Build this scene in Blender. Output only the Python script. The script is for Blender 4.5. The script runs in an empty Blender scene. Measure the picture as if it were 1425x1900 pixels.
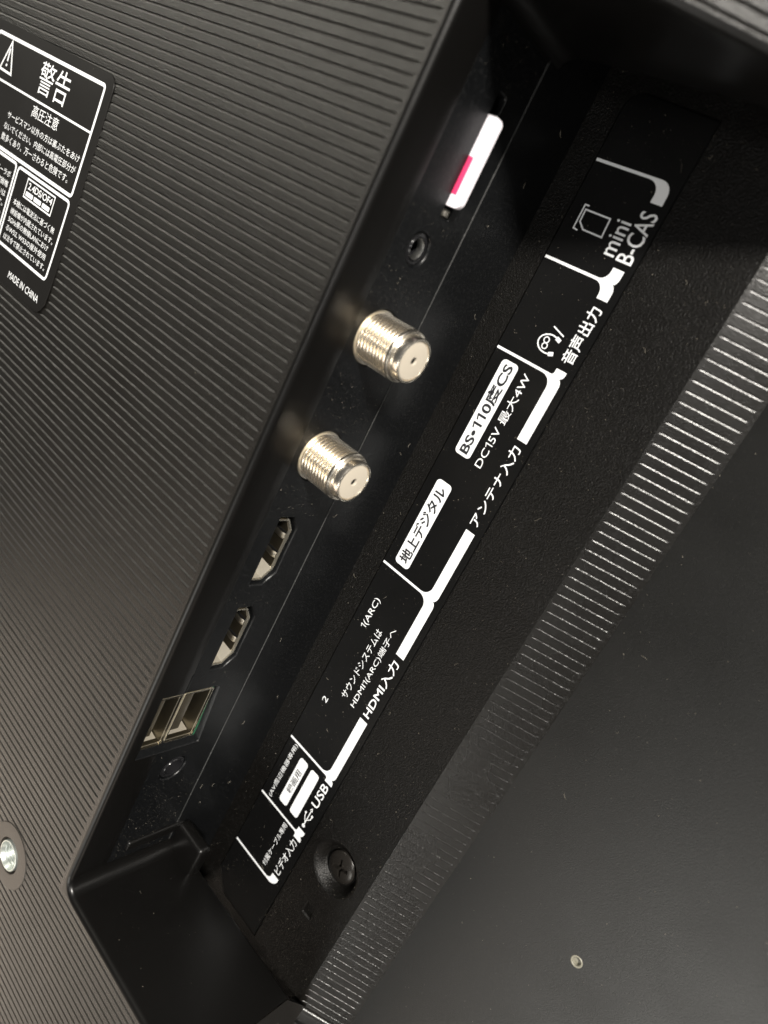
import bpy, bmesh, math, random
from mathutils import Vector, Matrix
from mathutils.geometry import tessellate_polygon
random.seed(7)
SC = bpy.context.scene
COL = SC.collection
MM = 0.001
# Modelling space, in millimetres: x = across the back of the set, y = up the set, z = out of the back.
def W(x, y, z):                       # -> Blender world (the set stands upright, its back faces -Y)
    return (x*MM, -z*MM, y*MM)

# ------------------------------------------------------------------ camera
cam = bpy.data.cameras.new('camera')
co = bpy.data.objects.new('camera', cam); COL.objects.link(co)
R = ((0.680661, 0.437864, -0.587346), (0.532423, -0.846364, -0.013949), (-0.503216, -0.303222, -0.809216))
cx, cy, cz = 79.541, 142.439, 84.283
def wd(v): return Vector((v[0], -v[2], v[1]))
right = wd(R[0]).normalized(); up = (-wd(R[1])).normalized(); back = (-wd(R[2])).normalized()
m = Matrix((right, up, back)).transposed().to_4x4()
m.translation = Vector(W(cx, cy, cz))
co.matrix_world = m
cam.sensor_fit = 'VERTICAL'; cam.sensor_height = 24.0; cam.sensor_width = 18.0
cam.lens = 1333.795/1900*24.0
cam.clip_start = 0.003; cam.clip_end = 50
cam.dof.use_dof = True; cam.dof.focus_distance = 0.150; cam.dof.aperture_fstop = 9.0
SC.camera = co

# ------------------------------------------------------------------ shop light: dim surroundings, one ceiling lamp, and unseen fill areas added for sheen on the plastic
world = bpy.data.worlds.new('World'); SC.world = world; world.use_nodes = True
bg = world.node_tree.nodes['Background']
bg.inputs[0].default_value = (0.95, 0.97, 1.0, 1); bg.inputs[1].default_value = 0.055
SC.view_settings.view_transform = 'Standard'; SC.view_settings.look = 'None'
SC.view_settings.exposure = 0; SC.view_settings.gamma = 1
PIV = Vector(W(20, 100, -20))
def area(name, d, dist, sx, sy, power, col):
    l = bpy.data.lights.new(name, 'AREA'); l.shape = 'RECTANGLE'; l.size = sx; l.size_y = sy
    l.energy = power; l.color = col
    o = bpy.data.objects.new(name, l); COL.objects.link(o)
    v = wd(d).normalized()
    o.location = PIV + v*dist
    o.rotation_euler = v.to_track_quat('Z', 'Y').to_euler()
    return o
area('ceiling_lamp', (0.565, 0.59, 0.59), 1.6, 0.16, 0.16, 62, (1.0, 0.95, 0.87))
area('second_ceiling_lamp', (0.38, 0.02, 0.92), 1.8, 0.25, 0.25, 3.5, (1.0, 0.97, 0.93))
area('lower_panel_fill', (-0.50, -0.85, 0.34), 2.2, 2.2, 1.0, 19, (1.0, 0.84, 0.68))  # added fill, stands in for a warm room reflection on the lower left panel
area('slope_fill', (0.70, -0.70, 0.12), 2.2, 1.2, 0.8, 5, (1.0, 0.86, 0.73))  # added fill that brightens the lower end of the ribbed slope
area('upper_panel_fill', (-0.76, 0.42, 0.50), 2.2, 0.9, 0.8, 25, (1.0, 0.95, 0.83))  # added fill that lifts the upper part of the left panel
area('screen_back_fill', (0.24, -0.60, 0.76), 2.4, 1.0, 0.8, 17, (1.0, 0.97, 0.90))  # added fill for the soft sheen on the flat screen back

# ------------------------------------------------------------------ materials
def mat(name, base, rough=0.45, metal=0.0, nscale=0, bump=0.0, dist=0.0002, spec=0.5, rvar=0.0, stretch=None, cvar=0.0, coat=0.0):
    M = bpy.data.materials.new(name); M.use_nodes = True
    nt = M.node_tree; b = nt.nodes['Principled BSDF']
    b.inputs['Base Color'].default_value = (*base, 1); b.inputs['Roughness'].default_value = rough
    b.inputs['Metallic'].default_value = metal; b.inputs['Specular IOR Level'].default_value = spec
    b.inputs['Coat Weight'].default_value = coat
    tc = nt.nodes.new('ShaderNodeTexCoord')
    src = tc.outputs['Object']
    if stretch:
        mp = nt.nodes.new('ShaderNodeMapping'); mp.inputs['Scale'].default_value = stretch
        nt.links.new(src, mp.inputs[0]); src = mp.outputs[0]
    if nscale:
        n = nt.nodes.new('ShaderNodeTexNoise'); n.inputs['Scale'].default_value = nscale; n.inputs['Detail'].default_value = 3
        nt.links.new(src, n.inputs['Vector'])
        bp = nt.nodes.new('ShaderNodeBump'); bp.inputs['Strength'].default_value = bump; bp.inputs['Distance'].default_value = dist
        nt.links.new(n.outputs[0], bp.inputs['Height']); nt.links.new(bp.outputs[0], b.inputs['Normal'])
    if rvar:
        n2 = nt.nodes.new('ShaderNodeTexNoise'); n2.inputs['Scale'].default_value = 60; n2.inputs['Detail'].default_value = 5
        nt.links.new(tc.outputs['Object'], n2.inputs['Vector'])
        mr = nt.nodes.new('ShaderNodeMapRange'); mr.inputs[1].default_value = 0.3; mr.inputs[2].default_value = 0.7
        mr.inputs[3].default_value = rough-rvar; mr.inputs[4].default_value = rough+rvar
        nt.links.new(n2.outputs[0], mr.inputs[0]); nt.links.new(mr.outputs[0], b.inputs['Roughness'])
    if cvar:
        n3 = nt.nodes.new('ShaderNodeTexNoise'); n3.inputs['Scale'].default_value = 1700; n3.inputs['Detail'].default_value = 4
        nt.links.new(tc.outputs['Object'], n3.inputs['Vector'])
        cr = nt.nodes.new('ShaderNodeMapRange'); cr.inputs[1].default_value = 0.55; cr.inputs[2].default_value = 0.8
        nt.links.new(n3.outputs[0], cr.inputs[0])
        mx = nt.nodes.new('ShaderNodeMix'); mx.data_type = 'RGBA'
        mx.inputs[6].default_value = (*base, 1); mx.inputs[7].default_value = (*[min(1, c+cvar) for c in base], 1)
        nt.links.new(cr.outputs[0], mx.inputs[0]); nt.links.new(mx.outputs[2], b.inputs['Base Color'])
    return M
COVER = mat('ribbed_black_plastic', (0.0052, 0.0046, 0.0037), 0.36, nscale=3600, bump=1.0, dist=0.00016, rvar=0.04, cvar=0.012)
COVERS = mat('sloped_rib_plastic', (0.0055, 0.0050, 0.0043), 0.28, nscale=3600, bump=0.55, dist=0.00010, rvar=0.04, cvar=0.012)
WALL = mat('smooth_black_plastic', (0.0030, 0.0028, 0.0026), 0.33, nscale=2200, bump=0.12, dist=0.00008, rvar=0.04, spec=0.34)
PORTP = mat('blue_black_plastic', (0.0031, 0.0034, 0.0038), 0.36, nscale=3200, bump=0.35, dist=0.0001, rvar=0.06, cvar=0.012, spec=0.32)
SEAM = mat('dusty_edge', (0.018, 0.0185, 0.018), 0.5, nscale=1500, bump=0.6, dist=0.0001, cvar=0.05)
FLOOR = mat('grained_black_plastic', (0.0030, 0.0027, 0.0023), 0.42, nscale=2900, bump=1.0, dist=0.00018, rvar=0.04, cvar=0.008, spec=0.27)
SCREENB = mat('flat_black_paint', (0.0050, 0.0050, 0.0046), 0.37, nscale=4200, bump=0.5, dist=0.00007, rvar=0.03, cvar=0.006)
FILM = mat('black_label_film', (0.0035, 0.0035, 0.0035), 0.36, nscale=1400, bump=0.1, dist=0.00006, rvar=0.05, spec=0.34)
WFILM = mat('satin_label_film', (0.0068, 0.0062, 0.0055), 0.38, nscale=500, bump=0.05, dist=0.00008, rvar=0.03)
WHITE = mat('white_print', (0.80, 0.82, 0.84), 0.5)
BLACKINK = mat('black_print', (0.015, 0.015, 0.018), 0.5)
NICKEL = mat('nickel_plate', (0.97, 0.90, 0.78), 0.26, 1.0, nscale=1800, bump=0.35, dist=0.00005)
SHELL = mat('connector_steel', (0.86, 0.82, 0.72), 0.42, 1.0, nscale=900, bump=0.1, dist=0.00005)
GOLD = mat('brass_edge', (0.58, 0.54, 0.45), 0.26, 1.0)
CREAM = mat('cream_insulator', (0.50, 0.45, 0.37), 0.45)
GLINT = mat('glint_metal', (0.40, 0.37, 0.31), 0.45, 0.5, nscale=900, bump=0.3, dist=0.0001)  # matte so the lamp's glint on the socket end walls shows bright
HOLE = mat('socket_black', (0.006, 0.006, 0.006), 0.3)
GLOSS = mat('glossy_black_plastic', (0.010, 0.010, 0.011), 0.18)
ZINC = mat('zinc_insert', (0.52, 0.56, 0.53), 0.40, 0.85)
CARDW = mat('white_card', (0.86, 0.82, 0.88), 0.35)
CARDP = mat('pink_print', (0.80, 0.05, 0.16), 0.4)
BROWNT = mat('brown_tongue', (0.030, 0.025, 0.017), 0.40)
PCB = mat('green_circuit_board', (0.02, 0.10, 0.05), 0.4)
SPRING = mat('spring_steel', (0.55, 0.51, 0.43), 0.34, 1.0)
TONGUE = mat('dark_tongue', (0.02, 0.016, 0.012), 0.4)
BLKSCREW = mat('black_screw_steel', (0.018, 0.016, 0.014), 0.26, 0.3, nscale=1500, bump=0.1, dist=0.00005)
DUSTM = mat('dust', (0.22, 0.20, 0.16), 0.9)

# ------------------------------------------------------------------ helpers
def link(o, parent=None, **props):
    COL.objects.link(o)
    if parent: o.parent = parent
    for k, v in props.items(): o[k] = v
    return o
def mesh(name, vs, fs, m, parent=None, smooth=False, **props):
    me = bpy.data.meshes.new(name)
    me.from_pydata([W(*v) for v in vs], [], fs); me.update()
    bm = bmesh.new(); bm.from_mesh(me)
    bmesh.ops.recalc_face_normals(bm, faces=bm.faces); bm.to_mesh(me); bm.free()
    if smooth:
        for p in me.polygons: p.use_smooth = True
    me.materials.append(m)
    return link(bpy.data.objects.new(name, me), parent, **props)
def grid(rows):
    n = len(rows[0]); vs = [v for r in rows for v in r]; fs = []
    for i in range(len(rows)-1):
        for j in range(n-1):
            a = i*n+j; fs.append((a, a+1, a+n+1, a+n))
    return vs, fs
def smooth_by_angle(o, deg=35):
    for p in o.data.polygons: p.use_smooth = True
    o.data.update()
    bm = bmesh.new(); bm.from_mesh(o.data)
    for e in bm.edges:
        if len(e.link_faces) == 2: e.smooth = e.calc_face_angle(0) < math.radians(deg)
    bm.to_mesh(o.data); bm.free()
def lathe(name, prof, c, m, parent=None, axis='x', seg=48, **props):   # prof: (distance along axis, radius)
    vs, fs = [], []
    n = len(prof)
    for k in range(seg):
        a = 2*math.pi*k/seg; ca, sa = math.cos(a), math.sin(a)
        for (t, r) in prof:
            if axis == 'x': vs.append((c[0]+t, c[1]+r*ca, c[2]+r*sa))
            else: vs.append((c[0]+r*ca, c[1]+r*sa, c[2]+t))
    for k in range(seg):
        k2 = (k+1) % seg
        for j in range(n-1): fs.append((k*n+j, k*n+j+1, k2*n+j+1, k2*n+j))
    o = mesh(name, vs, fs, m, parent, **props); 
    bm = bmesh.new(); bm.from_mesh(o.data); bmesh.ops.remove_doubles(bm, verts=bm.verts, dist=1e-6)
    bmesh.ops.recalc_face_normals(bm, faces=bm.faces); bm.to_mesh(o.data); bm.free()
    smooth_by_angle(o, 30)
    return o
def box(name, x0, x1, y0, y1, z0, z1, m, parent=None, bev=0.0, seg=2, **props):
    vs = [(x, y, z) for x in (x0, x1) for y in (y0, y1) for z in (z0, z1)]
    fs = [(0, 1, 3, 2), (4, 6, 7, 5), (0, 4, 5, 1), (2, 3, 7, 6), (0, 2, 6, 4), (1, 5, 7, 3)]
    o = mesh(name, vs, fs, m, parent, **props)
    if bev:
        bm = bmesh.new(); bm.from_mesh(o.data)
        bmesh.ops.bevel(bm, geom=bm.edges[:], offset=bev*MM, segments=seg, affect='EDGES', profile=0.5)
        bm.to_mesh(o.data); bm.free(); smooth_by_angle(o, 40)
    return o
def arc(cx_, cy_, r, a0, a1, n=8):
    return [(cx_+r*math.cos(math.radians(a0+(a1-a0)*i/n)), cy_+r*math.sin(math.radians(a0+(a1-a0)*i/n))) for i in range(n+1)]
def rrect(u0, u1, v0, v1, r, n=5):
    return arc(u1-r, v1-r, r, 0, 90, n)+arc(u0+r, v1-r, r, 90, 180, n)+arc(u0+r, v0+r, r, 180, 270, n)+arc(u1-r, v0+r, r, 270, 360, n)
def circle(u, v, r, n=32): return [(u+r*math.cos(2*math.pi*i/n), v+r*math.sin(2*math.pi*i/n)) for i in range(n)]
def filled(name, loops, mapf, m, parent=None, thick=0.0, **props):     # flat polygon with holes; thick gives real edges
    pts = [p for l in loops for p in l]
    tris = tessellate_polygon([[Vector((p[0], p[1], 0)) for p in l] for l in loops])
    vs = [mapf(p[0], p[1], 0) for p in pts]; fs = [tuple(t) for t in tris]
    if thick:
        b = len(vs); vs += [mapf(p[0], p[1], -thick) for p in pts]
        s = 0
        for l in loops:
            n = len(l)
            for i in range(n): fs.append((s+i, s+(i+1) % n, b+s+(i+1) % n, b+s+i))
            s += n
    return mesh(name, vs, fs, m, parent, **props)

# ================================================================== THE TELEVISION
tv = bpy.data.objects.new('television', None)
link(tv, label='black television seen from behind, with a recessed row of sockets beside a printed port label', category='television')

# ---- ribbed back cover: grooves run across the set every 2 mm, the surface falls away to the right of x = 13
POCKET_TOP = 183.6
RIM = 1.2
XE = 43.8           # right end of the cover below the recess
XT = 88.0           # and above it, where it falls away more gently
def fall_top(x):
    if x < 11.5: return 0.0
    if x < 19.5: return -((x-11.5)**2)*0.62/16
    return -0.62*(x-15.5)
def zb_(x):
    if x < 41.8: return 0.0
    d = min(1.0, (x-41.8)/2.0); return -2.0*(1-math.sqrt(max(0.0, 1-d*d)))
PITCH = 1.79         # grooves of the cover; the slope beside the recess has a 2 mm pitch
PANEL_RIB = ((-0.46, 0), (-0.34, -0.04), (-0.20, -0.12), (-0.05, -0.24), (0.05, -0.24), (0.13, 0))
def rib_samples(y0, y1, ph=0.0, rib=PANEL_RIB, PITCH=PITCH):
    out = [(y0, 0.0)]
    k = math.floor((y0-ph)/PITCH)
    while ph+k*PITCH < y1+PITCH:
        c = ph+k*PITCH
        for d, h in rib:
            if y0 < c+d < y1: out.append((c+d, h))
        k += 1
    out.append((y1, 0.0))
    return out
def sheet(ys, xs, amp, base):
    return grid([[(x, y, base(x, y)+h*amp(x, y)) for x in xs] for (y, h) in ys])
vs, fs = [], []
def add(vf):
    b = len(vs); vs.extend(vf[0]); fs.extend([tuple(i+b for i in f) for f in vf[1]])
def ampL(x, y):
    if y < -RIM or y > POCKET_TOP+RIM: return 1.0
    return max(0.0, min(1.0, (-1.95-x)/0.75))
PH = -0.60
add(sheet(rib_samples(-170, 340, PH), [-260, -150, -60]+[-29+i for i in range(18)]+[-5, -2.7, -1.95, -RIM], ampL, lambda x, y: 0.0))
xsB = [-RIM, 6, 20, 35, 41.8, 42.6, 43.2, 43.6, XE]
xsT = [-RIM, 6, 11.5]+[11.5+1.0*i for i in range(1, 9)]+[28, 40, 60, XT]
add(sheet(rib_samples(-170, -RIM, PH), xsB, lambda x, y: 1.0, lambda x, y: zb_(x)))
add(sheet(rib_samples(POCKET_TOP+RIM, 340, PH), xsT, lambda x, y: 1.0 if x < 8 else 1.7, lambda x, y: fall_top(x)))
add(grid([[(XE, y, zb_(XE)), (XE, y, -54.2)] for y in (-170, -16.6)]))
add(([(XE, -RIM, zb_(XE)), (XE, -16.6, zb_(XE)), (XE, -16.6, -44.5), (XE, -RIM, -29.2)], [(0, 1, 2, 3)]))
bx, by = -20.4, -12.4          # opening in the cover under the screw-hole pad
fs = [f for f in fs if math.dist((sum(vs[k][0] for k in f)/len(f), sum(vs[k][1] for k in f)/len(f)), (bx, by)) > 5.4]
cover = mesh('back_cover', vs, fs, COVER, tv)
# edges of the whole cover, so it is a closed shell
# recess wall: rounded rim, straight side; loft along an open outline
RC = 3.0
n_c = 6
path = [(x, 0.0, 0, 1) for x in (XE, 43.6, 43.2, 42.6, 41.8, 36, 26, 13, 6)]
path += [(RC+RC*math.cos(a), RC+RC*math.sin(a), math.cos(a), math.sin(a)) for a in [math.radians(270-90*i/n_c) for i in range(n_c+1)]]
path += [(0.0, RC+0.05, -1, 0)]
path += [(0.0, y, -1, 0) for y in (35.0, 35.02, 51.3, 51.32, 100, 150)]
path += [(0.0, POCKET_TOP-RC-0.05, -1, 0)]
path += [(RC+RC*math.cos(a), POCKET_TOP-RC+RC*math.sin(a), math.cos(a), math.sin(a)) for a in [math.radians(180-90*i/n_c) for i in range(n_c+1)]]
path += [(x, POCKET_TOP, 0, 1) for x in (6, 11.5, 13.5, 15.5, 17.5, 19.5, 26, 32, 40, 45.1, 60, XT)]
rows = []
for (x, y, nx, ny) in path:
    if nx == 0 and y < 90: ny = -1
    port_side = (nx == -1 and RC < y < POCKET_TOP-RC)
    zp = fall_top if y > 90 else zb_
    zb = min(-28.3, fall_top(x)-1.4) if y > 90 else -28.3
    r = []
    qx = -RIM if (x < RC+1e-6 and nx < -1e-6) else x
    qy = (-RIM if y < RC+1e-6 and ny < -1e-6 else (POCKET_TOP+RIM if y > POCKET_TOP-RC-1e-6 and ny > 1e-6 else y))
    r.append((qx, qy, zp(max(qx, 0))))
    for i in range(6):
        a = math.radians(90*i/5); o = RIM*(1-math.sin(a)); dz = -RIM*(1-math.cos(a))
        r.append((x+nx*o, y+ny*o, zp(x)+dz-0.001*(i > 0)))
    if port_side:
        zl = -3.2 if 35.01 < y < 51.31 else -8.4
        for t in (0.35, 0.7, 1.0): r.append((x, y, -RIM+(zl+RIM)*t))
        for o, dz in ((0.05, -0.12), (0.15, -0.2), (0.4, -0.25)): r.append((x-o, y, zl+dz))
    else:
        zt = zp(x)-RIM
        for t in (0.35, 0.7, 1.0): r.append((x, y, zt+(zb-zt)*t))
        for a in (30, 60, 90): 
            aa = math.radians(a); o = 1.0*(1-math.cos(aa)); r.append((x+nx*o, y+ny*o, zb-1.0*math.sin(aa)))
    rows.append(r)
v2, f2 = grid(rows)
rw = mesh('recess_wall', v2, f2, WALL, cover); smooth_by_angle(rw, 38)
# small tab and raised bead in the bottom corner of the recess
box('corner_tab', -0.4, 9.6, -1.2, 7.6, -29.4, -25.8, WALL, cover, bev=1.2, seg=5)
box('corner_bead', -0.8, 0.6, 5.0, 7.8, -27.4, -12.0, WALL, cover, bev=0.65, seg=4)
# screw-hole pad with its threaded insert
bx, by = -20.4, -12.4
lathe('boss_pad', [(-0.6, 7.75), (0.02, 7.7), (0.12, 7.55), (0.14, 7.0), (0.12, 4.6), (0.1, 4.2), (-0.9, 3.9), (-1.0, 3.5)], (bx, by, 0), mat('pad_plastic', (0.026, 0.022, 0.018), 0.48, nscale=3000, bump=0.3, dist=0.0001), cover, axis='z', seg=64)
pr = [(-0.9, 3.6), (-0.25, 3.55), (-0.15, 3.42), (-0.17, 3.25), (-0.9, 2.85)]
t = -0.9
while t > -8: pr += [(t, 2.95), (t-0.35, 2.6)]; t -= 0.7
pr += [(-8.5, 2.5), (-8.5, 0.0)]
lathe('threaded_insert', pr, (bx, by, 0.45), ZINC, cover, axis='z', seg=48)

# ---- port panel (the side wall carrying the sockets), plane x = 0, seen from +x
def yz(off=0.0): return lambda u, v, w: (off+w, u, v)        # polygon (y, z)
hdmi_out = [(77.2, -12.6), (77.2, -16.1), (80.0, -18.4), (89.8, -18.4), (92.6, -16.2), (92.6, -12.6)]
def shift(l, d): return [(a+d, b) for a, b in l]
holes = [hdmi_out, shift(hdmi_out, -21.0),
         circle(145.6, -15.4, 2.75, 36), circle(28.6, -15.4, 3.1, 36),
         rrect(152.0, 172.0, -19.4, -16.9, 0.5, 3),
         circle(129.5, -15.3, 5.0, 36), circle(106.0, -15.3, 5.0, 36)]
def growing(l, s):
    cu = sum(p[0] for p in l)/len(l); cv = sum(p[1] for p in l)/len(l)
    out = []
    for p in l:
        d = Vector((p[0]-cu, p[1]-cv)); L = d.length
        d = d*((L+s)/L); out.append((cu+d.x, cv+d.y))
    return out
ZA, ZB = -8.62, -25.2
outer = [(1.0, ZA), (1.0, ZB), (182.9, ZB), (182.9, ZA), (51.3, ZA), (51.3, -17.4), (50.9, -17.8), (35.4, -19.3), (35.0, -19.0), (35.0, ZA)]
rims = []
for l in holes:
    s = 0.35
    rims.append(growing(l, s))
pts_loops = [outer]+rims
pp = filled('port_panel', pts_loops, yz(-0.12), PORTP, tv)
for l, rr in zip(holes, rims):
    hv, hf = [], []; n = len(l)
    chain = [[(-0.12, p[0], p[1]) for p in rr], [(-0.25, p[0], p[1]) for p in growing(l, 0.12)], [(-0.55, p[0], p[1]) for p in l], [(-4.0, p[0], p[1]) for p in l]]
    for c_ in chain: hv += c_
    for q in range(3):
        for i in range(n): hf.append((q*n+i, q*n+(i+1) % n, (q+1)*n+(i+1) % n, (q+1)*n+i))
    hr = mesh('socket_rim', hv, hf, PORTP, pp); smooth_by_angle(hr, 50)
usb_hole = [(35.0, -3.0), (35.0, -19.0), (35.4, -19.3), (50.9, -17.8), (51.3, -17.4), (51.3, -3.0)]
usb_inner = [(36.6, -3.0), (36.6, -18.0), (36.8, -18.3), (50.7, -17.3), (51.0, -17.0), (51.0, -3.0)]
mesh('socket_rim', *grid([[(-0.12, *p) for p in usb_hole], [(-0.35, *p) for p in growing(usb_hole, -0.2)], [(-1.3, *p) for p in usb_inner], [(-5, *p) for p in usb_inner]]), PORTP, pp)
# seam ledges above and below the socket band, and the lower band down to the floor
lb = filled('lower_band', [[(-24, ZB-0.12), (-24, -43.0), (212, -43.0), (212, ZB-0.12)]], yz(0.05), PORTP, pp)
def ridge(name, z, x, y0, y1, r=0.13):
    return mesh(name, *grid([[(x-0.2, y, z+r), (x+0.03, y, z+r*0.7), (x+0.12, y, z), (x+0.03, y, z-r*0.7), (x-0.2, y, z-r)] for y in (y0, y1)]), SEAM, pp, smooth=True)
ridge('seam_ridge', ZB-0.1, -0.02, 0.5, 182.9)
ridge('seam_ridge', ZA+0.12, -0.14, 50.9, 174.0, 0.1)
filled('panel_backing', [[(-20, -2), (-20, -43), (200, -43), (200, -2)]], yz(-14.0), HOLE, pp)
# notch of the upper strip beside the usb sockets
box('usb_surround', -3.0, 0.02, 51.35, 56.0, -8.9, -8.3, PORTP, pp, bev=0.08)

# ---- antenna sockets
def antenna(y, tip_scale, label):
    c = (0, y, -15.3)
    prof = [(-4, 4.6), (-0.2, 4.6)]
    x = 0.0
    while x < 6.3:
        prof += [(x, 4.18), (x+0.16, 4.18), (x+0.36, 4.70), (x+0.44, 4.75), (x+0.52, 4.70), (x+0.72, 4.18)]; x += 0.78
    prof += [(6.6, 4.2), (6.8, 4.66), (6.9, 4.72), (7.4, 4.72), (7.62, 4.55), (7.72, 4.12), (7.82, 4.05), (8.95, 4.05), (9.3, 3.90), (9.38, 3.72), (9.32, 3.52), (9.1, 3.44), (9.0, 3.40)]
    b = lathe('antenna_socket', prof, c, NICKEL, tv, seg=72, label=label)
    lathe('insulator', [(9.0, 3.43), (9.2, 3.36), (9.24, 3.1), (9.24, 0.74), (9.16, 0.66), (7.4, 0.62), (7.4, 0.0)], c, CREAM, b, seg=48)
    lathe('centre_contact', [(7.5, 0.60), (8.9, 0.58), (8.95, 0.5), (8.2, 0.3), (8.2, 0)], (0, y, -15.3), HOLE, b, seg=20)
    lathe('collar', [(-0.5, 5.0), (-0.3, 5.0), (-0.28, 4.6), (-0.5, 4.5)], c, SHELL, b, seg=40)
    return b
antenna(129.5, 1, 'upper threaded antenna socket')
antenna(106.0, 1, 'lower threaded antenna socket')

# ---- hdmi sockets
def tube_poly(name, poly, x0, x1, th, m, parent, back=None, front_lip=True):   # thin-walled metal shell following a (y, z) outline
    inn = growing(poly, -th); n = len(poly)
    vs_ = [(x1, p[0], p[1]) for p in poly]+[(x1, p[0], p[1]) for p in inn]+[(x0, p[0], p[1]) for p in inn]+[(x0, p[0], p[1]) for p in poly]
    fs_ = []
    for q in range(3):
        for i in range(n): fs_.append((q*n+i, q*n+(i+1) % n, (q+1)*n+(i+1) % n, (q+1)*n+i))
    return mesh(name, vs_, fs_, m, parent)
def spring(parent, yc, z, x0):      # pressed spring tongue in the shell's long side, standing up at its free end
    st = []
    w = 0.62
    for (x, dz) in ((x0, 0.05), (x0-0.4, 0.22), (x0-0.8, 0.40), (x0-1.3, 0.42), (x0-2.0, 0.25), (x0-3.4, 0.05)):
        st.append([(x, yc-w, z+dz-0.12), (x, yc-w*0.8, z+dz), (x, yc+w*0.8, z+dz), (x, yc+w, z+dz-0.12)])
    mesh('spring_tongue', *grid(st), SPRING, parent, smooth=True)
    box('spring_slot', x0-4.2, x0+0.1, yc+w+0.05, yc+w+0.4, z-0.2, z+0.12, HOLE, parent)
hdmi_in = [(77.9, -12.7), (77.9, -15.8), (80.4, -17.8), (89.4, -17.8), (91.9, -15.9), (91.9, -12.7)]
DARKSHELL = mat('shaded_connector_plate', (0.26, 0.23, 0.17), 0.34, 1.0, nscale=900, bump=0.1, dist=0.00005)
def hdmi(d, label):
    p = shift(hdmi_in, d)
    s = tube_poly('hdmi_socket', p, -10, -0.75, 0.28, SHELL, tv); s['label'] = label
    tube_poly('shell_edge', growing(p, 0.02), -1.1, -0.70, 0.30, GOLD, s)
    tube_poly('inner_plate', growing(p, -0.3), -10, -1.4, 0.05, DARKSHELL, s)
    for yc in (83.2, 87.6): spring(s, yc+d, -17.40, -1.3)
    mesh('glint_plate', [(-1.0, 78.25+d, -12.9), (-1.0, 78.25+d, -15.7), (-1.0, 80.5+d, -17.4), (-7, 81.0+d, -17.3), (-7, 79.2+d, -15.7), (-7, 79.2+d, -12.9)], [(0, 1, 4, 5), (1, 2, 3, 4)], GLINT, s)  # tilted plate added to carry the glint of the shell's end wall
    box('contact_tongue', -10, -5.2, 79.9+d, 89.9+d, -14.9, -13.6, TONGUE, s, bev=0.15)
    return s
hdmi(0, 'upper hdmi socket'); hdmi(-21.0, 'lower hdmi socket')

# ---- two usb sockets one above the other
def usb(z0, z1, label):
    r = rrect(37.4, 50.6, z0, z1, 0.3, 2)
    s = tube_poly('usb_socket', r, -12, -0.5, 0.3, SHELL, tv); s['label'] = label
    tube_poly('shell_edge', growing(r, 0.02), -0.8, -0.42, 0.34, GOLD, s)
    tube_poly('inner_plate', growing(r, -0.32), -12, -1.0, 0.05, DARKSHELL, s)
    mesh('glint_plate', [(-2.0, 37.75, z0+0.4), (-2.0, 37.75, z1-0.4), (-8, 38.6, z1-0.4), (-8, 38.6, z0+0.4)], [(0, 1, 2, 3)], GLINT, s)  # added plate, its matte metal imitates the glint inside the shell
    box('contact_tongue', -12, -1.6, 39.4, 49.6, z0+(z1-z0)*0.50, z1-0.6, BROWNT, s, bev=0.15)
    return s
usb(-16.7, -9.4, 'lower usb socket'); usb(-8.75, -3.2, 'upper usb socket')
box('circuit_board', -12, -1.2, 36.0, 51.0, -18.2, -17.3, PCB, tv)
# the upper strip stops short of the usb sockets: dark opening continues there

# ---- headphone and video sockets
def jack(y, z, r, label, m1):
    ring = lathe('audio_socket', [(-3, r*0.98), (-0.9, r*0.96), (-0.55, r*0.93), (-0.50, r*0.74), (-0.35, r*0.70), (-0.25, r*0.68), (-0.30, r*0.65), (-1.2, r*0.64), (-9, r*0.62), (-9, 0)], (0, y, z), m1, tv, seg=40, label=label)
    return ring
jk = jack(145.6, -15.4, 2.8, 'round headphone socket', GLOSS)
lathe('contact_sleeve', [(-0.6, 1.79), (-0.8, 1.70), (-1.9, 1.62), (-1.95, 1.7)], (0, 145.6, -15.4), mat('dull_sleeve', (0.35, 0.35, 0.34), 0.35, 1.0), jk, seg=32)
vj = jack(28.6, -15.4, 3.1, 'round video input socket', GLOSS)
# ---- card slot
box('card_slot', -9.0, -0.7, 151.9, 172.1, -19.9, -19.45, mat('slot_plastic', (0.03, 0.03, 0.03), 0.4), tv)
box('slot_latch', -3.0, -0.4, 152.2, 153.4, -19.3, -18.0, SHELL, tv, bev=0.2)

# ---- recess floor with a dished screw seat
def xy(z=0.0): return lambda u, v, w: (u, v, z+w)
ZF = -42.7
SX, SY = 33.0, 19.2
BED = [(5.85, 0.5), (5.55, -9.8), (10.45, -14.95), (23.95, -14.95), (23.95, 185.25)]+arc(9.4, 182.9, 3.5, 90, 180, 6)
floor = filled('recess_floor', [[(-2, -60), (42.0, -60), (42.0, 225), (-2, 225)], BED, circle(SX, SY, 6.6, 56), [(31.0, 3.0), (33.9, 3.0), (33.9, 6.4), (31.0, 6.4)]], xy(ZF), FLOOR, tv)
bb = [(x, y, ZF) for x, y in BED]; nb = len(bb)
mesh('label_bed', bb+[(x, y, ZF-0.45) for x, y in BED], [(i, (i+1) % nb, nb+(i+1) % nb, nb+i) for i in range(nb)]+[tuple(range(nb, 2*nb))], FLOOR, floor)
lathe('screw_seat', [(0, 6.6), (-0.12, 6.3), (-0.5, 5.8), (-1.5, 5.1), (-2.2, 4.75), (-2.45, 4.5), (-2.5, 4.0), (-2.5, 2.2)], (SX, SY, ZF), FLOOR, floor, axis='z', seg=64)
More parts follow.
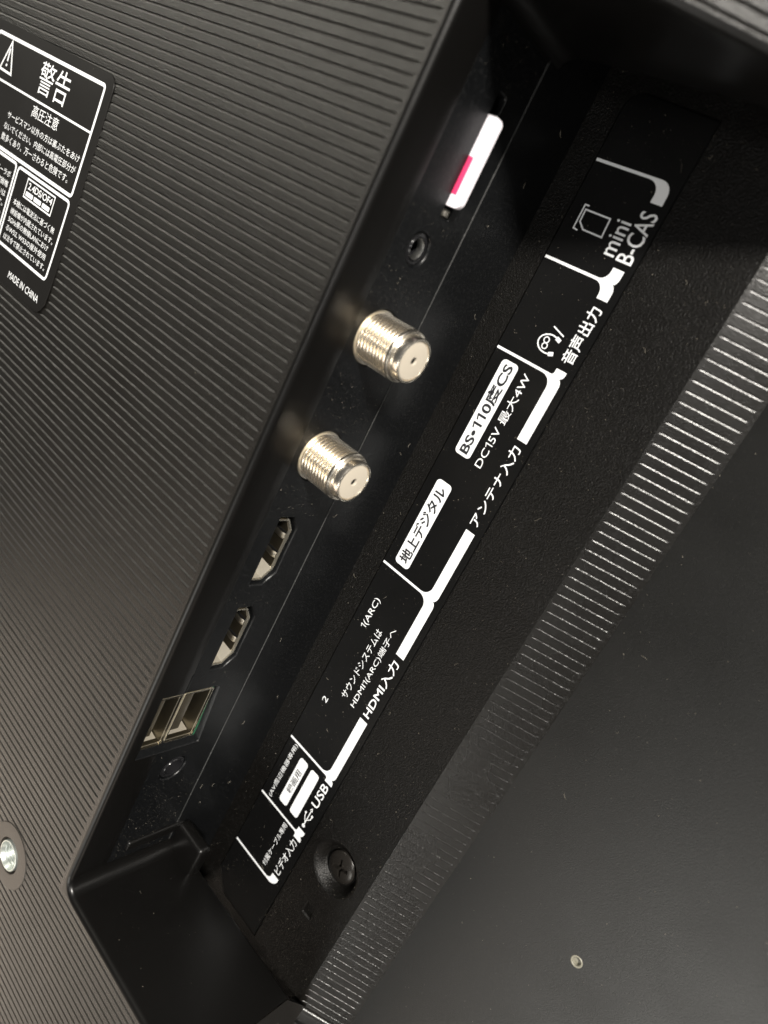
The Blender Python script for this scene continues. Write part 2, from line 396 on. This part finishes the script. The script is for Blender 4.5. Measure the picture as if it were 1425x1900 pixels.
mesh('square_mark', [(31.0, 3.0, ZF), (33.9, 3.0, ZF), (33.9, 6.4, ZF), (31.0, 6.4, ZF), (31.3, 3.3, ZF-0.35), (33.6, 3.3, ZF-0.35), (33.6, 6.1, ZF-0.35), (31.3, 6.1, ZF-0.35)],
     [(0, 1, 5, 4), (1, 2, 6, 5), (2, 3, 7, 6), (3, 0, 4, 7), (4, 5, 6, 7)], FLOOR, floor)
# screw: domed head with a cross cut into it
hv, hf = [], []
NR, NS = 34, 120
HR = 3.75
for i in range(NR+1):
    r = HR*i/NR
    for k in range(NS):
        a = 2*math.pi*k/NS+0.35
        x, y = r*math.cos(a), r*math.sin(a)
        z = 1.05*math.sqrt(max(0, 1-(r/ (HR*1.02))**2))
        ax, ay = abs(r*math.cos(a-0.35)), abs(r*math.sin(a-0.35))
        arm = 0.46*(1-0.3*max(ax, ay)/2.2)
        if min(ax, ay) < arm and max(ax, ay) < 2.15: z = min(z, -1.1+0.42*max(ax, ay))
        hv.append((SX+0.45+x, SY+0.35+y, ZF-1.75+z))
for i in range(NR):
    for k in range(NS): hf.append((i*NS+k, i*NS+(k+1) % NS, (i+1)*NS+(k+1) % NS, (i+1)*NS+k))
b = len(hv)
for k in range(NS): 
    a = 2*math.pi*k/NS+0.35; hv.append((SX+0.45+HR*math.cos(a), SY+0.35+HR*math.sin(a), ZF-2.4))
for k in range(NS): hf.append((NR*NS+k, NR*NS+(k+1) % NS, b+(k+1) % NS, b+k))
sc = mesh('screw', hv, hf, BLKSCREW, tv); smooth_by_angle(sc, 40)

# ---- ribbed slope between the recess and the screen back
def zs(x): return ZF-0.53*(x-42.0)
def ampS(x, y): return 1.0 if 42.7 < x < 52.3 else 0.0
STRIP_RIB = ((-0.32, 0), (-0.24, -0.020), (-0.10, -0.075), (-0.04, -0.16), (0.08, -0.16), (0.14, 0))
ys = rib_samples(-60, 225, PH, STRIP_RIB, 2.0)
def base_s(x, y): return zs(x)
st = mesh('ribbed_slope', *sheet(ys, [42.0, 42.35, 42.8, 46, 49, 52.2, 52.7, 53.4], ampS, base_s), COVERS, tv)
# the cover's slope goes on below the recess, one step prouder, with a rounded edge
YE = -16.2
prof_y = [(YE+0.5, -0.9), (YE+0.48, 0.1), (YE+0.38, 0.5), (YE+0.1, 0.85), (YE-0.3, 1.02), (YE-0.9, 1.08)]
XS_ = (40.6, 41.6, 44, 47, 50, 53.4)
rows_l = [[(x, y, zs(x)+d) for x in XS_]+[(53.9, y, zs(53.8)+d-0.2), (54.2, y, -50)] for y, d in prof_y]
for y, h in rib_samples(-170, YE-3, PH, STRIP_RIB, 2.0)[::-1]:
    rows_l.append([(x, y, zs(x)+1.08+h*0.6) for x in XS_]+[(53.9, y, zs(53.8)+0.88), (54.2, y, -50)])
lo = mesh('lower_slope', *grid(rows_l), COVERS, cover); smooth_by_angle(lo, 60)

# ---- flat back of the screen
sb = filled('screen_back', [[(53.2, -200), (300, -200), (300, 360), (53.2, 360)], circle(81.2, 44.8, 0.75, 20)], xy(-48.85), SCREENB, tv)
lathe('pin_hole', [(0.02, 1.2), (0.10, 1.1), (0.10, 0.95), (0, 0.8), (-0.5, 0.7), (-0.5, 0)], (81.2, 44.8, -48.85), mat('pin_hole_rim', (0.20, 0.19, 0.15), 0.45), sb, axis='z', seg=28)

# ================================================================== printing
def run_mesh(body, bold, res):
    cu = bpy.data.curves.new('t', 'FONT'); cu.body = body; cu.size = 1.0; cu.resolution_u = res; cu.offset = bold
    o = bpy.data.objects.new('t', cu); COL.objects.link(o)
    dg = bpy.context.evaluated_depsgraph_get()
    me = bpy.data.meshes.new_from_object(o.evaluated_get(dg))
    bpy.data.objects.remove(o); bpy.data.curves.remove(cu)
    vs_ = [tuple(v.co) for v in me.vertices]; fs_ = [tuple(p.vertices) for p in me.polygons]
    bpy.data.meshes.remove(me)
    return vs_, fs_
def text_mesh(body, bold=0.0, res=3):
    """printed words as a flat mesh; the figure 1 is drawn with a flag and no foot, as on the label"""
    vs_, fs_, x = [], [], 0.0
    w = 0.075+2*bold
    seg = ''
    def put(a, f_, gap):
        nonlocal x
        x0 = min(p[0] for p in a); b_ = len(vs_)
        vs_.extend([(p[0]-x0+x, p[1], 0) for p in a]); fs_.extend([tuple(k+b_ for k in q) for q in f_])
        x = x+max(p[0] for p in a)-x0+gap
    one = [(0.20, 0), (0.20+w, 0), (0.20+w, 0.73+bold), (0.20, 0.73+bold), (0.20, 0.62), (0.0, 0.53), (0.0, 0.53+w), (0.20, 0.73+bold-0.02)]
    for ch in body+'\0':
        if ch in '1\0':
            if seg: put(*run_mesh(seg, bold, res), 0.09)
            seg = ''
            if ch == '1': put(one, [(0, 1, 2, 3), (4, 7, 6, 5)], 0.13)
        else: seg += ch
    return vs_, fs_
def text(body, u0, u1, v0, v1, mapf, m, parent, bold=0.0, name='lettering', res=3):
    """fit the printed words into the reading box u0..u1 (along the line) by v0..v1 (base to top)"""
    vs_, fs_ = text_mesh(body, bold, res)
    xs = [v[0] for v in vs_]; yy = [v[1] for v in vs_]
    a, b_, c_, d = min(xs), max(xs), min(yy), max(yy)
    out = [mapf(u0+(v[0]-a)/(b_-a)*(u1-u0), v0+(v[1]-c_)/(d-c_)*(v1-v0), 0) for v in vs_]
    return mesh(name, out, fs_, m, parent)
def stroke(pts, w, closed=False):
    """outline of a line of width w with mitred joints, as quads"""
    P_ = [Vector(p) for p in pts]; n = len(P_); L, Rr = [], []
    for i in range(n):
        if closed: a, c_ = P_[i-1], P_[(i+1) % n]
        else: a, c_ = P_[max(i-1, 0)], P_[min(i+1, n-1)]
        d1 = (P_[i]-a); d2 = (c_-P_[i])
        d1 = d1.normalized() if d1.length > 0 else d2.normalized(); d2 = d2.normalized() if d2.length > 0 else d1
        t_ = (d1+d2).normalized(); nrm = Vector((-t_.y, t_.x)); k = 1/max(0.4, nrm.dot(Vector((-d1.y, d1.x))))
        L.append(P_[i]+nrm*w/2*k); Rr.append(P_[i]-nrm*w/2*k)
    vs_ = [tuple(p) for p in L+Rr]; fs_ = []
    for i in range(n if closed else n-1): fs_.append((i, (i+1) % n, n+(i+1) % n, n+i))
    return vs_, fs_
def stroke_obj(name, strokes, mapf, m, parent):
    vs_, fs_ = [], []
    for i, (pts, w, cl) in enumerate(strokes):
        a, f_ = stroke(pts, w, cl); b_ = len(vs_)
        vs_ += [mapf(p[0], p[1], 0.004*i) for p in a]; fs_ += [tuple(k+b_ for k in q) for q in f_]
    return mesh(name, vs_, fs_, m, parent)

# ---- port label: a long black film on the recess floor
ZL = ZF+0.05
lab = filled('port_label', [[(6.2, 0.6), (5.9, -9.6), (10.6, -14.6), (23.6, -14.6), (23.6, 184.9)]+arc(9.4, 182.7, 3.2, 90, 180, 6)], xy(ZL), FILM, tv, thick=0.4,
             label='long black label printed with the names of the sockets')
ZT = ZL+0.03
def m_s(z): return lambda u, v, w: (-v, u, z+w)     # reading up the set: u = y, letters' up = -x
def ptext(body, y0, y1, xt, xb, m=WHITE, bold=0.0, z=ZT, **k):
    return text(body, y0, y1, -xb, -xt, m_s(z), m, lab, bold, **k)
P2 = lambda z=ZT: xy(z)
def branch(t, ye, end=False):
    s = 1 if ye > t else -1; L = abs(ye-t)
    r = min(2.2, max(0.5, L-1.0)); ro = 2.3 if end else min(1.5, L*0.7)
    lo = -0.26 if end else 0.0
    p = [(6.3, lo), (6.3, 0.26)]
    p += [(19.8-r+r*math.sin(math.radians(a)), 0.26+r-r*math.cos(math.radians(a))) for a in range(0, 91, 15)]
    p += [(19.8, L), (22.1, L)]
    if end: p += [(22.1-ro+ro*math.cos(math.radians(a)), lo+ro-ro*math.sin(math.radians(a))) for a in range(0, 91, 15)]
    else: p += [(21.2+0.9*math.cos(math.radians(a)), ro-ro*math.sin(math.radians(a))) for a in range(0, 91, 15)]
    filled('bracket_line', [[(x, t+s*y) for x, y in p]], P2(), WHITE, lab)
branch(173.9, 170.2, True)
branch(155.6, 158.35); branch(155.6, 152.6)
branch(137.0, 138.6); branch(137.0, 123.6)
branch(85.9, 102.9); branch(85.9, 70.95)
branch(35.3, 53.05); branch(35.3, 33.9)
branch(17.3, 19.0); branch(17.3, 15.9)
branch(0.8, 3.2, True)
ptext('mini', 159.8, 166.0, 15.9, 18.8, bold=0.008)
ptext('B-CAS', 159.6, 168.7, 19.3, 22.6, bold=0.008)
ptext('音声出力', 140.1, 151.1, 19.5, 22.3, bold=0.008)
filled('text_box', [rrect(8.8, 12.8, 114.85, 135.6, 0.9)], P2(), WHITE, lab)
ptext('BS•110度CS', 115.5, 134.9, 9.3, 12.1, m=BLACKINK, bold=0.026, z=ZT+0.03)
ptext('DC15V 最大4W', 114.7, 135.0, 14.05, 16.2)
ptext('アンテナ入力', 104.3, 122.3, 19.5, 21.9, bold=0.010)
filled('text_box', [rrect(8.6, 12.6, 87.65, 108.35, 0.9)], P2(), WHITE, lab)
ptext('地上デジタル', 88.6, 106.9, 9.1, 12.0, m=BLACKINK, bold=0.026, z=ZT+0.03)
ptext('1(ARC)', 70.2, 78.1, 8.7, 10.7)
ptext('サウンドシステムは', 53.6, 72.6, 12.75, 14.6)
ptext('HDMI1(ARC)端子へ', 53.5, 75.2, 15.85, 17.7)
ptext('HDMI入力', 54.1, 69.5, 19.6, 22.0, bold=0.014)
ptext('2', 48.9, 50.3, 9.0, 10.5)
filled('text_box', [rrect(11.5, 14.3, 19.8, 33.3, 0.7)], P2(), WHITE, lab)
filled('text_box', [rrect(15.5, 18.3, 19.9, 33.3, 0.7)], P2(), WHITE, lab)
ptext('録画用', 23.3, 30.1, 12.0, 13.9, m=BLACKINK, bold=0.012, z=ZT+0.03)
ptext('(AV周辺機器専用)', 18.2, 34.7, 8.15, 9.65)
ptext('USB', 26.45, 33.2, 19.6, 21.8, bold=0.010)
ptext('ビデオ入力', 4.1, 15.1, 19.55, 21.8, bold=0.006)
ptext('付属ケーブル専用', 2.6, 16.3, 15.7, 17.2)
stroke_obj('card_icon', [([(9.25, 165.5), (14.6, 165.5), (14.8, 162.15), (10.7, 162.2), (9.35, 163.3)], 0.3, True),
                         ([(9.75, 161.75), (8.75, 161.9), (8.7, 166.25), (9.6, 166.25)], 0.28, False)], P2(), WHITE, lab)
arcp = [(15.9+2.35*math.cos(math.radians(a)), 141.75+1.75*math.sin(math.radians(a))) for a in range(70, 291, 20)]
stroke_obj('headphone_icon', [(arcp, 0.26, False),
    ([(16.75, 143.35), (17.75, 143.0)], 0.75, False), ([(16.75, 140.1), (17.75, 140.5)], 0.75, False),
    (circle(15.3, 141.15, 0.55, 14), 0.2, True), (circle(15.1, 142.25, 0.55, 14), 0.2, True),
    ([(15.1, 145.0), (17.9, 144.1)], 0.25, False)], P2(), WHITE, lab)
stroke_obj('usb_icon', [([(20.7, 20.5), (20.7, 25.0)], 0.26, False), (circle(20.7, 20.3, 0.28, 10), 0.4, True),
    ([(20.7, 21.2), (19.8, 22.6), (19.7, 23.4)], 0.22, False), (circle(19.6, 23.5, 0.16, 10), 0.26, True),
    ([(20.7, 21.9), (21.6, 23.0), (21.6, 23.9)], 0.22, False), ([(21.6, 23.7), (21.6, 24.3)], 0.55, False),
    ([(20.35, 24.9), (20.7, 25.6), (21.05, 24.9)], 0.2, False)], P2(), WHITE, lab)

# ---- warning label on the ribs; its lower right corner lifts
LX0, LX1, LY0, LY1 = -185.0, -76.0, 97.2, 149.3
A0 = math.radians(-0.9)
def lz(x, y):
    d = max(0.0, (x+100)/24.0)*0.5+max(0.0, (112-y)/15.0)*0.5
    e = max(0.0, d-0.35)
    f_ = max(0.0, (x+82)/6.0)*max(0.0, min(1, (y-140)/8.0))
    return 0.10+0.85*e*e+0.12*f_
def lmap(zoff):
    def f_(u, v, w):
        x = u; y = v+math.tan(A0)*(u+78)*max(0.0, min(1.0, (v-97)/50))
        return (x, y, lz(x, y)+zoff+w)
    return f_
# film as a fine grid clipped to rounded corners
r_ = 3.0
vsl, fsl = [], []
nx_, ny_ = 70, 44
def edge_x(y):      # right end of the film at this height, with rounded corners
    if y > LY1-r_: return LX1-r_+math.sqrt(max(0, r_**2-(y-(LY1-r_))**2))
    if y < LY0+4: 
        q = (LY0+4-y); return LX1-4+math.sqrt(max(0, 16-q*q))*1.0
    return LX1
ysl = [LY0+(LY1-LY0)*(0.5-0.5*math.cos(math.pi*j/ny_)) for j in range(ny_+1)]
rowsl = []
for y in ysl:
    ex = edge_x(y)
    rowsl.append([lmap(0)(LX0+(ex-LX0)*(1-(1-i/nx_)**2), y, 0) for i in range(nx_+1)])
wl = mesh('warning_label', *grid(rowsl), WFILM, tv, smooth=True, label='black warning label with white Japanese print and a lifted corner')
# the film's own thickness, as a bright cut edge
er = [lmap(0)(edge_x(y), y, 0) for y in ysl]
mesh('film_edge', *grid([er, [(p[0]+0.05, p[1], p[2]-0.12) for p in er]]), WFILM, wl)
LM = lmap(0.035)
def wtext(body, u0, u1, v0, v1, bold=0.0, **k): return text(body, u0, u1, v0, v1, LM, WHITE, wl, bold, **k)
def frame(pts, w, cl=True, name='frame_line'):
    dense = []
    n = len(pts)
    for i in range(n if cl else n-1):
        a, b_ = pts[i], pts[(i+1) % n]; L = math.dist(a, b_); k = max(1, int(L/2.5))
        dense += [(a[0]+(b_[0]-a[0])*j/k, a[1]+(b_[1]-a[1])*j/k) for j in range(k)]
    if not cl: dense.append(pts[-1])
    stroke_obj(name, [(dense, w, cl)], LM, WHITE, wl)
frame(rrect(-132.3, -79.2, 123.6, 146.7, 0.8, 3), 0.75)
frame([(-131.9, 137.1), (-79.6, 137.1)], 0.45, False)
frame(rrect(-104.8, -79.1, 104.7, 122.4, 1.0, 3), 0.65)
frame(rrect(-131.0, -106.0, 104.7, 122.6, 1.0, 3), 0.65)
frame([(-127.3, 139.4), (-120.8, 139.2), (-124.2, 145.9)], 0.5)
frame([(-124.3, 140.4), (-124.3, 140.9)], 0.7, False); frame([(-124.3, 141.5), (-124.3, 144.3)], 0.6, False)
wtext('警告', -107.2, -92.6, 138.7, 145.5, 0.0)
wtext('高圧注意', -106.0, -93.0, 133.6, 136.2, 0.0)
wtext('サービスマン以外の方は裏ぶたをあけ', -117.0, -80.5, 130.4, 132.0)
wtext('ないでください。内部には高電圧部分が', -117.3, -80.8, 127.9, 129.5)
wtext('数多くあり、万一さわると危険です。', -117.2, -82.6, 125.4, 127.1)
frame([(-99.0, 121.4), (-85.3, 121.4), (-85.3, 117.3), (-99.0, 117.3)], 0.35, name='code_box')
wtext('2.4DS/OF4', -98.0, -86.0, 119.3, 120.8, 0.012)
for u in (-98.3, -94.1, -89.9): filled('code_bar', [rrect(u, u+3.6, 117.75, 118.75, 0.2, 2)], LM, WHITE, wl)
for s, v, e in (('本機には電波法に基づく無', 114.3, -81.7), ('線設備が内蔵されています。', 112.1, -80.9), ('5GHz帯の無線LANにおけ', 110.15, -82.0), ('るW52, W53の屋外使用', 108.1, -82.0), ('は法令で禁止されています。', 106.05, -80.9)):
    wtext(s, -102.8, e, v, v+1.45)
wtext('MADE IN CHINA', -95.4, -79.3, 99.1, 100.7)
for s, v in (('本機はドルビーラボ', 118.8), ('ラトリーズの実施権', 116.6), ('に基づき、あるいは', 114.4), ('製造されています。', 112.2), ('Dolby Audio', 109.8)):
    wtext(s, -126.0, -107.6, v, v+1.5)

# ================================================================== the card in its slot (a thing of its own)
zc = -17.1
cp = [(-7.0, 168.6), (-7.0, 153.9)]+[(x, y) for x, y in arc(1.35, 155.2, 1.3, 270, 360, 6)]+[(x, y) for x, y in arc(1.35, 167.3, 1.3, 0, 90, 6)]
card = filled('smart_card', [cp], xy(zc), CARDW, None, thick=0.8,
              label='small white and pink smart card pushed into the slot above the headphone socket', category='card')
filled('pink_stripe', [[(-3.0, 155.8), (0.75, 155.8), (0.75, 162.0), (-3.0, 162.0)]], xy(zc+0.02), CARDP, card)

# ================================================================== dust and lint lying on the plastic
dv, df = [], []
def flake(x, y, z, s, nrm):
    b = len(dv)
    a1 = random.random()*6.28
    u = Vector((1, 0, 0)) if abs(nrm[0]) < 0.5 else Vector((0, 1, 0)); n_ = Vector(nrm); t1 = n_.cross(u).normalized(); t2 = n_.cross(t1)
    d1 = t1*math.cos(a1)+t2*math.sin(a1); d2 = n_.cross(d1); e = random.uniform(0.35, 1.0)
    c_ = Vector((x, y, z))
    for q in (d1*s, d2*s*e, -d1*s, -d2*s*e, n_*s*0.7): dv.append(tuple(c_+q))
    df.extend([(b, b+1, b+4), (b+1, b+2, b+4), (b+2, b+3, b+4), (b+3, b, b+4)])
def fibre(x, y, z, L, nrm):
    n_ = Vector(nrm); u = Vector((1, 0, 0)) if abs(nrm[0]) < 0.5 else Vector((0, 1, 0)); t1 = n_.cross(u).normalized(); t2 = n_.cross(t1)
    a = random.random()*6.28; p = Vector((x, y, z))+n_*0.03; k = random.uniform(-0.9, 0.9); b = len(dv); w = 0.022
    N = 6
    for i in range(N+1):
        d = t1*math.cos(a)+t2*math.sin(a); s_ = n_.cross(d)
        dv.extend([tuple(p+s_*w), tuple(p-s_*w), tuple(p+n_*w*1.5)]); p = p+d*L/N+n_*random.uniform(-0.01, 0.03); a += k*random.uniform(0.3, 1)
    for i in range(N):
        q = b+3*i; df.extend([(q, q+3, q+5, q+2), (q+1, q+2, q+5, q+4)])
def size(): return min(0.15, 0.030+random.expovariate(1/0.022))
for _ in range(1500): flake(0.0, random.uniform(2, 182), random.uniform(-42, -26), size()*0.8, (1, 0, 0))
for _ in range(2200):
    y = random.uniform(2, 180); z = random.uniform(-24, -9)
    if min(abs(y-129.5), abs(y-106)) < 5.3 or min(abs(y-145.6), abs(y-28.6)) < 3.4 or 76 < y < 93 or 55 < y < 72 or 35 < y < 52 or 151.5 < y < 172.5: continue
    flake(-0.12, y, z, size()*0.8, (1, 0, 0))
for _ in range(2400): flake(random.uniform(0.5, 41.5), random.uniform(-14, 190), ZF+0.07, size()*0.9, (0, 0, 1))
for _ in range(2200): flake(random.uniform(53, 170), random.uniform(-60, 240), -48.85, size(), (0, 0, 1))
for _ in range(700): flake(random.uniform(-130, -1), random.uniform(-40, 200), 0, size()*0.8, (0, 0, 1))
for _ in range(60): 
    x = random.uniform(4, 54); flake(x, 0.0, random.uniform(-27, -1.5), size(), (0, 1, 0))
for _ in range(26): fibre(random.uniform(1, 40), random.uniform(0, 185), ZF+0.14, random.uniform(0.4, 1.6), (0, 0, 1))
for _ in range(14): fibre(random.uniform(-120, -3), random.uniform(-30, 190), 0.02, random.uniform(0.4, 1.4), (0, 0, 1))
for _ in range(12): fibre(random.uniform(54, 120), random.uniform(-20, 180), -48.85, random.uniform(0.4, 1.4), (0, 0, 1))
for _ in range(14): fibre(0.06, random.uniform(5, 178), random.uniform(-41, -27), random.uniform(0.5, 1.6), (1, 0, 0))
mesh('dust', dv, df, DUSTM, None, kind='stuff', label='pale dust specks and lint lying on the black plastic')
